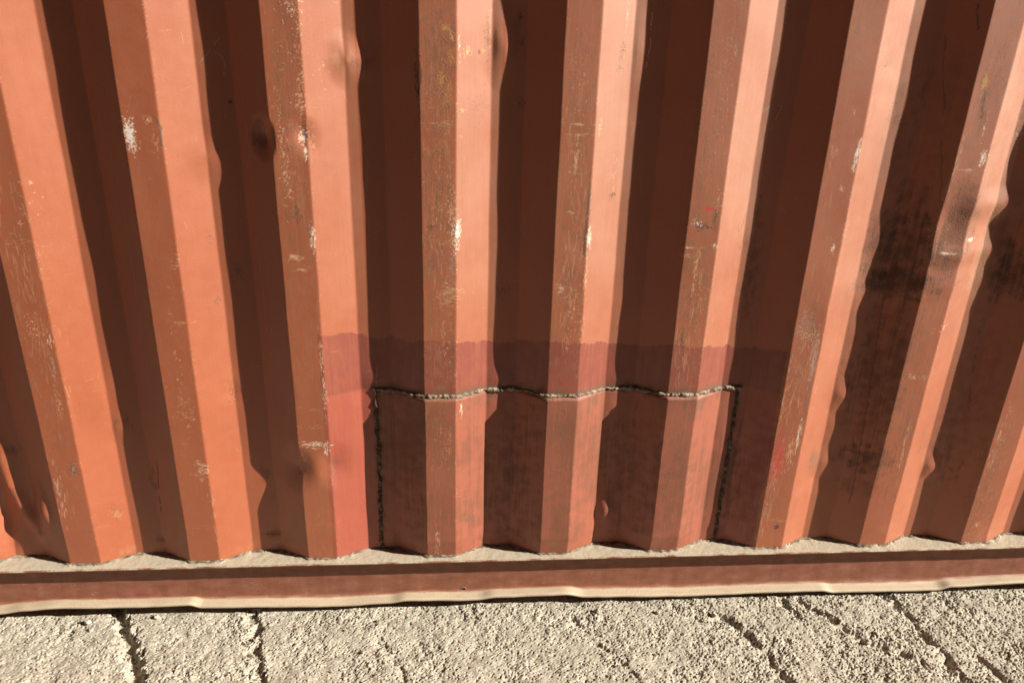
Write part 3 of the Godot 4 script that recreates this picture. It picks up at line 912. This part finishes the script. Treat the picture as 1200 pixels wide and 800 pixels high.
func rail_mesh(xa: float, xb: float, step: float) -> ArrayMesh:
	# section from the back of the top flange, over its front, down the web and out along the lip: z, y, how far it follows the bent lip
	var sec := [[-0.060, 0.0, 0.0], [-0.02, 0.0, 0.0], [0.012, 0.0, 0.0], [0.0152, -0.0009, 0.0], [0.0164, -0.003, 0.0], [0.0156, -0.0056, 0.0], [0.013, -0.0068, 0.0], [-0.008, -0.0070, 0.0], [-0.0108, -0.0080, 0.0], [-0.012, -0.011, 0.0], [-0.012, -0.04, 0.0], [-0.012, -0.07, 0.0], [-0.012, -0.108, 0.2], [-0.0118, -0.1155, 0.4], [-0.0107, -0.1195, 0.6], [-0.008, -0.1222, 0.8], [-0.001, -0.1232, 0.95], [0.0115, -0.1236, 1.0], [0.0150, -0.1250, 1.0], [0.0160, -0.1285, 1.0], [0.0146, -0.1318, 1.0], [0.0115, -0.133, 1.0], [-0.01, -0.131, 0.6], [-0.06, -0.130, 0.0]]
	var s_at := [0.0, 0.1, 0.2, 0.21, 0.22, 0.23, 0.24, 0.28, 0.29, 0.30, 0.42, 0.54, 0.66, 0.70, 0.74, 0.78, 0.82, 0.88, 0.90, 0.92, 0.94, 0.96, 0.98, 1.0]
	var w := sec.size()
	var h := int((xb - xa) / step) + 1
	var bow := noise(41, 0.55, 2)
	var dent := noise(42, 0.11, 2)
	var pts := PackedVector3Array()
	var uv := PackedVector2Array()
	for j in h:
		var x := minf(xa + j * step, xb)
		var b := bow.get_noise_1d(x) * 0.0016
		var l := 0.133
		for q in 7: l += lip_edge(x + (q - 3) * 0.003) / 7.0
		var bulge := dent.get_noise_1d(x) * 0.0022
		for i in w:
			var t: float = sec[i][2]
			var web := 1.0 if i > 8 and i < 15 else 0.0
			pts.append(Vector3(x, LEDGE + sec[i][1] + b * (0.6 if i < 9 else 1.0) + l * t, sec[i][0] + web * bulge * 0.6 + dent.get_noise_1d(x + 9.0) * 0.0016 * t + (l * 0.12 if i > 15 else 0.0)))
			uv.append(Vector2((x - U0) / (U1 - U0), s_at[i]))
	var nn := grid_normals(pts, w, h, Vector3.ZERO)
	if nn[w].y < 0:
		for i in nn.size(): nn[i] = -nn[i]
	return mesh_of(pts, nn, grid_index(w, h), uv)

func rail_material() -> StandardMaterial3D:
	var w := 2048
	var h := 192
	var a := noise(51, 3.0, 2)
	var b := noise(52, 40.0, 3)
	var s := noise(53, 14.0, 2)
	var data := PackedByteArray()
	data.resize(w * h * 3)
	# down the section: flange 0-0.2, its edge to 0.24, web 0.30-0.70, lip 0.78-0.88 and its edge
	for y in h:
		var t := y / float(h)
		for x in w:
			var nf := a.get_noise_2d(x, y)
			var nb := b.get_noise_2d(x, y * 2.0)
			var ns := s.get_noise_2d(x * 1.0, y * 0.12)
			var c := Vector3(138, 86, 67) + Vector3(12, 13, 13) * nb + Vector3(10, 9, 8) * nf + Vector3(4, 5, 5) * ns
			var d := 0.0                                           # dust that has settled on the flange and in the lip
			if t < 0.205: d = 0.9
			elif t < 0.245: d = 0.6 + nb * 1.2 + nf * 0.5
			elif t > 0.64: d = clampf(0.2 * smoothstep(0.66, 0.73, t) + 0.8 * smoothstep(0.74, 0.80, t) + (nb * 0.22 + nf * 0.2) * smoothstep(0.68, 0.73, t), 0.0, 0.96)
			if t > 0.935: d *= 0.35 + nb
			d = clampf(d + maxf(0.0, nb + ns * 0.5 - 0.45) * 0.2, 0.0, 1.0)
			c = c.lerp(Vector3(188, 174, 150) + Vector3(16, 16, 15) * nf, d)
			var q := (y * w + x) * 3
			data[q] = clampi(int(c.x), 0, 255); data[q + 1] = clampi(int(c.y), 0, 255); data[q + 2] = clampi(int(c.z), 0, 255)
	rng.seed = 77
	for i in 420:                                                  # chips and specks
		var x := rng.randi_range(2, w - 6)
		var y := rng.randi_range(int(h * 0.3), int(h * 0.8))
		var c: Array = INK[[0, 2, 3, 8, 3][rng.randi() % 5]]
		for k in rng.randi_range(1, 4):
			var q := (y * w + x + k) * 3
			for e in 3: data[q + e] = int(lerpf(data[q + e], c[e], rng.randf_range(0.3, 0.8)))
	var m := StandardMaterial3D.new()
	m.albedo_texture = ImageTexture.create_from_image(Image.create_from_data(w, h, false, Image.FORMAT_RGB8, data))
	m.roughness = 0.55
	return m

# dust and grit lying on the flange, piled against the foot of the sheet
func ledge_dust_mesh() -> ArrayMesh:
	var w := 26
	var step := 0.003
	var h := int((U1 - U0) / step) + 1
	var n1 := noise(61, 0.03, 3)
	var n2 := noise(62, 0.005, 2)
	var pts := PackedVector3Array()
	var col := PackedColorArray()
	for j in h:
		var x := U0 + j * step
		var foot: float = on_wall(x, 0.002)[0].z
		var front := 0.0148 + n2.get_noise_1d(x * 0.7) * 0.0012
		for i in w:
			var t := i / float(w - 1)
			var z := lerpf(foot - 0.006, front, 1.0 - pow(1.0 - t, 1.25))
			var d := z - foot
			var pile := exp(-maxf(d, 0.0) / 0.005) * clampf(0.5 + n1.get_noise_2d(x, 3.0) * 1.6, 0.05, 1.2) * 0.006
			var y := 0.0006 + 0.0009 * (n1.get_noise_2d(x, z) + 0.4) + 0.0012 * maxf(0.0, n2.get_noise_2d(x, z)) + pile * (0.8 + 0.7 * n2.get_noise_2d(x + 5.0, z))
			y = maxf(y, 0.0004) * clampf((front - z) / 0.003, 0.06, 1.0) + bow_at(x)
			pts.append(Vector3(x, LEDGE + y, z))
			var g := 0.5 + 0.5 * n2.get_noise_2d(x * 1.3 + 2.0, z * 1.3)
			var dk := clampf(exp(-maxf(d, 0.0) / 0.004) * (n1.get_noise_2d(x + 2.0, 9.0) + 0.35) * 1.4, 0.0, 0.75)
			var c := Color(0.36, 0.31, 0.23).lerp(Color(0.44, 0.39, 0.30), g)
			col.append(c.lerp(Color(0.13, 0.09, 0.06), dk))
	return mesh_of(pts, grid_normals(pts, w, h, Vector3.UP), grid_index(w, h), null, col)

var bow_noise: FastNoiseLite
func bow_at(x: float) -> float:
	if bow_noise == null: bow_noise = noise(41, 0.55, 2)
	return bow_noise.get_noise_1d(x) * 0.0016 * 0.6


# ------------------------------------------------------------------ welds
func bead_mesh(path: Array, radius: float, seed_: int, dusty: float) -> ArrayMesh:
	var lump := noise(seed_, 0.008, 3)
	var slow := noise(seed_ + 1, 0.035, 2)
	var ring := 9
	var pts := PackedVector3Array()
	var nor := PackedVector3Array()
	var col := PackedColorArray()
	for j in path.size():
		var p: Vector3 = path[j][0]
		var n: Vector3 = path[j][1]
		var dir: Vector3 = (path[mini(j + 1, path.size() - 1)][0] - path[maxi(j - 1, 0)][0]).normalized()
		var side := n.cross(dir).normalized()
		for i in ring:
			var a := TAU * i / (ring - 1)
			var r := radius * (0.95 + 0.7 * slow.get_noise_1d(j * 0.003) + 0.8 * lump.get_noise_3d(p.x, p.y + cos(a) * 0.004, p.z + sin(a) * 0.004))
			r = maxf(r, radius * 0.25)
			if j == 0 or j == path.size() - 1: r *= 0.2
			var d := side * cos(a) + n * sin(a) * 0.8
			pts.append(p + d * r)
			nor.append(d)
			var t := clampf(dusty + 0.6 * lump.get_noise_3d(p.x * 0.7, p.y + a * 0.002, 3.0) + 0.5 * slow.get_noise_1d(j * 0.003 + 7.0), 0.0, 1.0)
			col.append(Color(0.055, 0.036, 0.024).lerp(Color(0.34, 0.29, 0.21), t))
	return mesh_of(pts, grid_normals_out(pts, nor, ring, path.size()), grid_index(ring, path.size()), null, col)

func grid_normals_out(pts, nor, w, h) -> PackedVector3Array:
	var g := grid_normals(pts, w, h, Vector3.ZERO)
	for i in g.size():
		if g[i].dot(nor[i]) < 0: g[i] = -g[i]
	return g


# ------------------------------------------------------------------ the ground
var GN := []
func groove_depth(x: float, z: float) -> float:
	var d := 0.0
	for g in GROOVES:
		if x < g[2] / MM - 0.09 or x > g[g.size() - 2] / MM + 0.09 or z < g[3] / MM - 0.06 or z > g[g.size() - 1] / MM + 0.06: continue
		for i in range(2, g.size() - 3, 2):
			var a := Vector2(g[i], g[i + 1]) / MM
			var b := Vector2(g[i + 2], g[i + 3]) / MM
			if x < minf(a.x, b.x) - 0.05 or x > maxf(a.x, b.x) + 0.05 or z < minf(a.y, b.y) - 0.05 or z > maxf(a.y, b.y) + 0.05: continue
			var q := Geometry2D.get_closest_point_to_segment(Vector2(x, z), a, b)
			var wd: float = g[0] / MM * (0.5 if g[1] > 15 else 0.75) * (1.15 + 1.1 * GN[1].get_noise_2d(x, z + 4.0)) + 0.006 * GN[2].get_noise_2d(x + 3.0, z)
			var off := q.distance_to(Vector2(x, z)) * (1.0 if g[1] > 15 or x > q.x else 0.55)
			var t := clampf(1.25 - off / maxf(wd, 0.001), 0.0, 1.0)
			var keep := clampf(0.75 + 1.6 * GN[1].get_noise_2d(x * 0.6 + 11.0, z * 0.6), 0.0, 1.0) if g[1] < 20 else 1.0
			d = maxf(d, t * t * (3 - 2 * t) * g[1] / MM * keep)
	return d

func ground_height(x: float, z: float) -> float:
	var rough: float = clampf(0.72 + 1.0 * GN[0].get_noise_2d(x, z), 0.35, 1.4) + 0.22 * smoothstep(1.3, 2.2, x)
	var y: float = GN[0].get_noise_2d(x * 0.7, z * 0.7) * 0.005 + GN[1].get_noise_2d(x, z) * 0.0034 * (rough + 0.3)
	y += GN[2].get_noise_2d(x, z) * 0.0013 * rough
	var c: float = GN[3].get_noise_2d(x, z) + 1.0                  # 0 at the middle of a grain, more towards its edge
	y += (0.0010 - 0.0022 * minf(c, 1.0)) * rough
	var pit: float = GN[4].get_noise_2d(x, z) + 1.0
	if pit < 0.12: y -= 0.011 * minf(1.0, 1.6 * (1.0 - pit / 0.12)) * clampf(0.4 + 1.8 * GN[1].get_noise_2d(x * 0.7 + 2.0, z * 0.7), 0.0, 1.0)
	var hole: float = GN[5].get_noise_2d(x, z) + 1.0
	if hole < 0.16: y -= 0.0075 * minf(1.0, 1.5 * (1.0 - hole / 0.16)) * clampf(rough + 0.1 + 1.6 * GN[1].get_noise_2d(x + 8.0, z), 0.0, 1.3)
	return y

func spread(a: float, b: float, fine: float, lo: float, hi: float) -> PackedFloat64Array:
	var before := []
	var x := a
	var st := fine
	while x > lo:
		st *= 1.16
		x -= st
		before.push_front(x)
	var out := PackedFloat64Array(before)
	x = a
	while x < b:
		out.append(x)
		x += fine
	st = fine
	while x < hi:
		out.append(x)
		st *= 1.16
		x += st
	return out

func ground_mesh() -> ArrayMesh:
	GN = [noise(71, 0.14, 2), noise(72, 0.035, 3), noise(73, 0.007, 2), noise(74, 0.0056), noise(75, 0.024), noise(77, 0.0115)]
	for k in [3, 4, 5]:
		GN[k].noise_type = FastNoiseLite.TYPE_CELLULAR
		GN[k].cellular_return_type = FastNoiseLite.RETURN_DISTANCE
		GN[k].cellular_jitter = 1.0
	var tone := noise(76, 0.0055)
	tone.noise_type = FastNoiseLite.TYPE_CELLULAR
	tone.cellular_return_type = FastNoiseLite.RETURN_CELL_VALUE
	var xs := spread(-0.03, 2.80, 0.0019, -60.0, 60.0)
	var zs := spread(-0.04, 0.36, 0.0019, -50.0, 60.0)
	var w := xs.size()
	var h := zs.size()
	var pts := PackedVector3Array(); pts.resize(w * h)
	var col := PackedColorArray(); col.resize(w * h)
	for j in h:
		var z := zs[j]
		for i in w:
			var x := xs[i]
			var near := x > -1.0 and x < 3.8 and z > -0.3 and z < 1.2
			var y: float = ground_height(x, z) if near else GN[0].get_noise_2d(x * 0.7, z * 0.7) * 0.006
			var g := 0.0
			if near:
				g = groove_depth(x, z)
				y -= g
			pts[j * w + i] = Vector3(x, GROUND_Y + y, z)
			var t: float = 0.5 + 0.5 * tone.get_noise_2d(x, z)
			var s: float = GN[1].get_noise_2d(x * 0.5 + 20.0, z * 0.5)
			var c := Color(0.44, 0.405, 0.33).lerp(Color(0.64, 0.60, 0.50), clampf(0.45 + 0.55 * (t - 0.5) + 0.5 * s, 0.0, 1.0))
			# added dark ground out of view past the sandy strip, to cut bounce light
			var bounce_cut: float = clampf((z - 0.62 + 0.25 * GN[0].get_noise_2d(x * 0.2, z * 0.2)) / 0.12 + 0.8 * s, 0.0, 1.0)
			c = c.lerp(Color(0.10, 0.087, 0.068).lerp(Color(0.155, 0.135, 0.105), t), bounce_cut)
			col[j * w + i] = c
	return mesh_of(pts, grid_normals(pts, w, h, Vector3.UP), grid_index(w, h), null, col)

func stone_mesh(seed_: int, rings := 7, segs := 10) -> ArrayMesh:
	var n := noise(seed_, 0.9, 2)
	var f := noise(seed_ + 3, 0.5, 1, FastNoiseLite.TYPE_CELLULAR)
	var pts := PackedVector3Array()
	for j in rings + 1:
		var a := PI * j / rings
		for i in segs + 1:
			var b := TAU * (i % segs) / segs
			var d := Vector3(sin(a) * cos(b), cos(a), sin(a) * sin(b))
			pts.append(d * (0.82 + 0.4 * n.get_noise_3dv(d) + 0.14 * f.get_noise_3dv(d)))
	var g := grid_normals(pts, segs + 1, rings + 1, Vector3.ZERO)
	for i in g.size():
		if g[i].dot(pts[i]) < 0: g[i] = -g[i]
	return mesh_of(pts, g, grid_index(segs + 1, rings + 1))


# ------------------------------------------------------------------ the parts of the container that lie outside the picture
func sheet_mesh(xa: float, xb: float, ya: float, yb: float, z: float, back := false) -> ArrayMesh:
	var pts := PackedVector3Array()
	var cols := []
	var x := xa
	while x < xb - 0.0005:
		cols.append(x)
		var nxt := xb
		var k := floorf(x / PITCH + 1e-6)
		for f in [k * PITCH + FLAT, k * PITCH + 2 * FLAT, (k + 1) * PITCH - FLAT, (k + 1) * PITCH]:
			if f > x + 0.0005 and f < nxt: nxt = f
		x = nxt
	cols.append(xb)
	var st := SurfaceTool.new()
	st.begin(Mesh.PRIMITIVE_TRIANGLES)
	st.set_smooth_group(-1)
	for i in cols.size() - 1:
		var za: float = z + corrugation(cols[i]) * (-1.0 if back else 1.0)
		var zb: float = z + corrugation(cols[i + 1]) * (-1.0 if back else 1.0)
		var q := [Vector3(cols[i], ya, za), Vector3(cols[i + 1], ya, zb), Vector3(cols[i], yb, za), Vector3(cols[i + 1], yb, zb)]
		for p in ([q[0], q[1], q[2], q[1], q[3], q[2]] if back else [q[0], q[2], q[1], q[1], q[2], q[3]]): st.add_vertex(p)
	st.generate_normals()
	return st.commit()

func _ready():
	rng.seed = 1
	# ---------------- camera, sky, sun, exposure
	var cam := Camera3D.new()
	cam.name = "camera"
	add_child(cam)
	cam.position = Vector3(1.1662, 1.3943, 1.5776)
	cam.rotation = Vector3(-0.4000, -0.0900, 0.0337)
	cam.fov = 46.97
	cam.near = 0.05
	cam.far = 400.0
	cam.current = true
	var env := Environment.new()
	env.background_mode = Environment.BG_SKY
	var sky := Sky.new()
	var air := ProceduralSkyMaterial.new()
	air.sky_top_color = Color(0.20, 0.40, 0.75)
	air.sky_horizon_color = Color(0.66, 0.74, 0.84)
	air.sky_curve = 0.16
	air.ground_horizon_color = Color(0.56, 0.52, 0.45)
	air.ground_bottom_color = Color(0.48, 0.43, 0.35)
	air.sky_energy_multiplier = 0.14
	air.ground_energy_multiplier = 0.5
	sky.sky_material = air
	env.sky = sky
	env.tonemap_mode = Environment.TONE_MAPPER_LINEAR
	env.tonemap_exposure = 1.92
	env.sdfgi_enabled = true
	env.ssao_enabled = true
	env.ssil_enabled = true
	var we := WorldEnvironment.new()
	we.name = "environment"
	we.environment = env
	add_child(we)
	var sun := DirectionalLight3D.new()
	sun.name = "sun"
	add_child(sun)
	var el := deg_to_rad(29.0)
	var az := deg_to_rad(73.4)
	sun.look_at_from_position(Vector3(cos(el) * sin(az), sin(el), cos(el) * cos(az)) * 20.0, Vector3.ZERO)
	sun.light_color = Color(1.0, 0.965, 0.91)
	sun.light_energy = 1.6
	sun.light_angular_distance = 0.5
	sun.shadow_enabled = true

	# ---------------- ground
	var dirt := StandardMaterial3D.new()
	dirt.vertex_color_use_as_albedo = true
	dirt.albedo_texture = ramp_tex(81, 0.11, Color(0.60, 0.59, 0.57), Color(0.90, 0.89, 0.88), Color(1, 1, 1))
	dirt.uv1_triplanar = true
	dirt.uv1_world_triplanar = true
	dirt.uv1_scale = Vector3(3.3, 3.3, 3.3)
	dirt.roughness = 0.95
	var ground := add("ground", ground_mesh(), dirt, self)
	ground.set_meta("kind", "structure")
	print("ground ", Time.get_ticks_msec())

	# ---------------- the container
	var box := Node3D.new()
	box.name = "shipping_container"
	box.set_meta("label", "dented red oxide corrugated steel shipping container standing on pale gravel ground")
	box.set_meta("category", "shipping container")
	add_child(box)
	build_wall_points()
	print("wall ", Time.get_ticks_msec())
	paint_canvas()
	var sm := side_materials()
	var panel := add("side_panel", wall_mesh(false), null, box)
	var patch := add("repair_patch", wall_mesh(true), null, box)
	patch.set_meta("label", "brownish rusty corrugated steel patch welded into the side")
	for o in [panel, patch]:
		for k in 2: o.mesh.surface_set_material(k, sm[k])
	print("panel ", Time.get_ticks_msec())

	# welds round the patch
	var weld := StandardMaterial3D.new()
	weld.vertex_color_use_as_albedo = true
	weld.roughness = 0.9
	var wob := noise(91, 0.03, 2)
	var path := []
	var u := PATCH_L - 0.006
	while u <= PATCH_R + 0.012:
		var q := on_wall(u, PATCH_T + wob.get_noise_1d(u) * 0.003)
		path.append([q[0] + q[1] * 0.001, q[1]])
		u += 0.002
	add("weld_bead", bead_mesh(path, 0.0044, 92, 0.6), weld, patch)
	for e in [PATCH_L, PATCH_R]:
		path = []
		var v := 0.0
		while v < PATCH_T:
			var q := on_wall(e + wob.get_noise_2d(v, e) * 0.004, v)
			path.append([q[0] + q[1] * 0.001, q[1]])
			v += 0.002
		add("weld_bead", bead_mesh(path, 0.0036, 95 + int(e * 10), 0.10), weld, patch)

	# bottom rail and the dust on it
	var paint_tex := ramp_tex(82, 0.012, lin(0.30, 0.10, 0.058), lin(0.38, 0.132, 0.078), lin(0.43, 0.165, 0.105), 1024)
	var enamel := StandardMaterial3D.new()
	enamel.albedo_texture = paint_tex
	enamel.uv1_triplanar = true
	enamel.uv1_world_triplanar = true
	enamel.uv1_scale = Vector3(0.7, 0.7, 0.7)
	enamel.roughness = 0.5
	var rail := add("bottom_rail", rail_mesh(U0, U1, 0.005), rail_material(), box)
	var dust := StandardMaterial3D.new()
	dust.vertex_color_use_as_albedo = true
	dust.roughness = 1.0
	var dl := add("dust_layer", ledge_dust_mesh(), dust, rail)
	dl.set_meta("kind", "stuff")
	dl.set_meta("label", "pale dust and grit lying on the rail's top ledge")
	var ring := TorusMesh.new()                                    # the rusty hole near the middle of the web
	ring.inner_radius = 0.0045; ring.outer_radius = 0.0085; ring.rings = 20; ring.ring_segments = 8
	var eye := add("drain_hole", ring, mat(lin(0.20, 0.12, 0.075), 0.8), rail)
	eye.rotation = Vector3(PI / 2, 0, 0)
	eye.scale = Vector3(1.0, 0.6, 0.8)
	eye.position = Vector3(1.207, LEDGE + -0.111, -0.012)
	var bore := CylinderMesh.new()
	bore.top_radius = 0.0052; bore.bottom_radius = 0.0052; bore.height = 0.002; bore.radial_segments = 16
	var dark := add("bore", bore, mat(lin(0.02, 0.014, 0.01), 0.9), rail)
	dark.transform = eye.transform
	path = []
	u = U0 + 0.01
	while u < U1 - 0.01:
		var q := on_wall(u, 0.003)
		path.append([q[0] + q[1] * 0.001 + Vector3(0, wob.get_noise_1d(u * 2.0) * 0.0015, 0), q[1]])
		u += 0.003
	add("weld_bead", bead_mesh(path, 0.0030, 97, 0.45), weld, rail)
	print("rail ", Time.get_ticks_msec())

	# the rest of the box, beyond the frame
	var xa := -1.60
	var xb := 4.45
	var ztop := 2.591
	var zb := -2.41
	add("bottom_rail", rail_mesh(xa + 0.17, U0, 0.02), enamel, box)
	add("bottom_rail", rail_mesh(U1, xb - 0.17, 0.02), enamel, box)
	add("side_panel", sheet_mesh(xa + 0.16, U0, LEDGE, ztop - 0.09, 0.0), enamel, box)
	add("side_panel", sheet_mesh(U1, xb - 0.16, LEDGE, ztop - 0.09, 0.0), enamel, box)
	add("side_panel", sheet_mesh(U0, U1, LEDGE + VTOP, ztop - 0.09, 0.0), enamel, box)
	add("side_panel", sheet_mesh(xa + 0.16, xb - 0.16, LEDGE, ztop - 0.09, zb, true), enamel, box)
	add("top_rail", bevel_box(Vector3((xa + xb) / 2, ztop - 0.06, -0.022), Vector3(xb - xa - 0.36, 0.06, 0.07)), enamel, box)
	add("top_rail", bevel_box(Vector3((xa + xb) / 2, ztop - 0.06, zb + 0.022), Vector3(xb - xa - 0.36, 0.06, 0.07)), enamel, box)
	add("bottom_rail", bevel_box(Vector3((xa + xb) / 2, 0.085, zb + 0.022), Vector3(xb - xa - 0.36, 0.128, 0.05)), enamel, box)
	add("roof", bevel_box(Vector3((xa + xb) / 2, ztop - 0.022, zb / 2), Vector3(xb - xa - 0.2, 0.012, -zb - 0.04)), enamel, box)
	add("floor", bevel_box(Vector3((xa + xb) / 2, 0.135, zb / 2), Vector3(xb - xa - 0.2, 0.024, -zb - 0.14)), mat(lin(0.16, 0.11, 0.07), 0.8), box)
	for px in [xa + 0.08, xb - 0.08]:
		for pz in [-0.065, zb + 0.065]:
			add("corner_post", bevel_box(Vector3(px, ztop / 2, pz), Vector3(0.13, ztop - 0.26, 0.13), 0.01), enamel, box)
			for py in [0.061, ztop - 0.059]:
				add("corner_casting", bevel_box(Vector3(px, py, pz + (0.005 if pz > -1 else -0.005)), Vector3(0.178, 0.118, 0.162), 0.012), enamel, box)
		add("end_sill", bevel_box(Vector3(px, 0.1, zb / 2), Vector3(0.1, 0.14, -zb - 0.32)), enamel, box)
		add("end_header", bevel_box(Vector3(px, ztop - 0.08, zb / 2), Vector3(0.1, 0.1, -zb - 0.32)), enamel, box)
	add("end_wall", bevel_box(Vector3(xa + 0.06, ztop / 2, zb / 2), Vector3(0.03, ztop - 0.28, -zb - 0.26)), enamel, box)
	for k in 2:
		var door := add("door", bevel_box(Vector3(xb - 0.05, ztop / 2, zb * (0.27 + 0.46 * k)), Vector3(0.04, ztop - 0.3, 1.06)), enamel, box)
		for s in [-0.25, 0.25]:
			add("lock_rod", bevel_box(Vector3(xb - 0.015, ztop / 2, zb * (0.27 + 0.46 * k) + s), Vector3(0.028, ztop - 0.24, 0.028), 0.008), mat(Color(0.55, 0.55, 0.54), 0.5, 0.6), door)

	# ---------------- loose gravel and single stones
	var grit := StandardMaterial3D.new()
	grit.vertex_color_use_as_albedo = true
	grit.roughness = 0.95
	var mm := MultiMesh.new()
	mm.transform_format = MultiMesh.TRANSFORM_3D
	mm.use_colors = true
	mm.mesh = stone_mesh(101, 5, 7)
	mm.instance_count = 7000
	rng.seed = 9
	var clump := noise(102, 0.09, 2)
	var k := 0
	while k < 7000:
		var x := rng.randf_range(-0.3, 3.1)
		var z := rng.randf_range(-0.02, 0.5)
		if rng.randf() > 0.35 + clump.get_noise_2d(x, z): continue
		var r := 0.0011 + 0.0018 * pow(rng.randf(), 2.5) + (0.0042 * rng.randf() if rng.randf() < 0.06 else 0.0)
		var y := ground_height(x, z) - groove_depth(x, z) + r * 0.1
		var bs := Basis.from_euler(Vector3(rng.randf() * TAU, rng.randf() * TAU, rng.randf() * TAU)).scaled(Vector3(r * rng.randf_range(0.8, 1.4), r * rng.randf_range(0.6, 1.0), r * rng.randf_range(0.8, 1.3)))
		mm.set_instance_transform(k, Transform3D(bs, Vector3(x, y, z)))
		var t := rng.randf()
		if rng.randf() < 0.12: t = -0.7
		mm.set_instance_color(k, Color(0.30, 0.265, 0.20).lerp(Color(0.52, 0.47, 0.37), t))
		k += 1
	var gi := MultiMeshInstance3D.new()
	gi.name = "gravel"
	gi.multimesh = mm
	gi.material_override = grit
	gi.set_meta("kind", "stuff")
	gi.set_meta("label", "pale beige grit and small gravel covering the ground")
	gi.set_meta("category", "gravel")
	add_child(gi)
	var stones := [
		[305, 32, 8, 0.52, "pale whitish stone lying left of the wide ground crack near the rail"],
		[321, 55, 6, 0.46, "small pale stone just in front of the whitish stone by the crack"],
		[459, 16, 7, 0.48, "pale pebble under the rail between the two long ground cracks"],
		[452, 172, 5, 0.50, "tiny white pebble on the edge of the wide ground crack"],
		[1838, 69, 8, 0.44, "beige stone lying right of the middle where the furrows begin"],
		[2186, 177, 8, 0.42, "round beige stone between the two longest furrows at right"],
		[1544, 44, 8, 0.46, "pale stone close to the rail right of the middle"],
		[1697, 53, 7, 0.42, "beige pebble close to the rail left of the first furrow"]]
	for i in stones.size():
		var s: Array = stones[i]
		var r: float = s[2] / MM * 1.3
		var o := add("stone" if i == 0 else "stone_%03d" % i, stone_mesh(110 + i * 7, 8, 12), null, self)
		o.scale = Vector3(r, r * 0.75, r * 0.9)
		o.rotation.y = i * 1.3
		o.position = Vector3(s[0] / MM, ground_height(s[0] / MM, s[1] / MM) - groove_depth(s[0] / MM, s[1] / MM) + r * 0.42, s[1] / MM)
		var g: float = s[3]
		o.material_override = mat(lin(g, g * 0.9, g * 0.74), 0.9)
		o.set_meta("label", s[4])
		o.set_meta("category", "stone")
		o.set_meta("group", "single stones on the ground")
	print("all ", Time.get_ticks_msec())
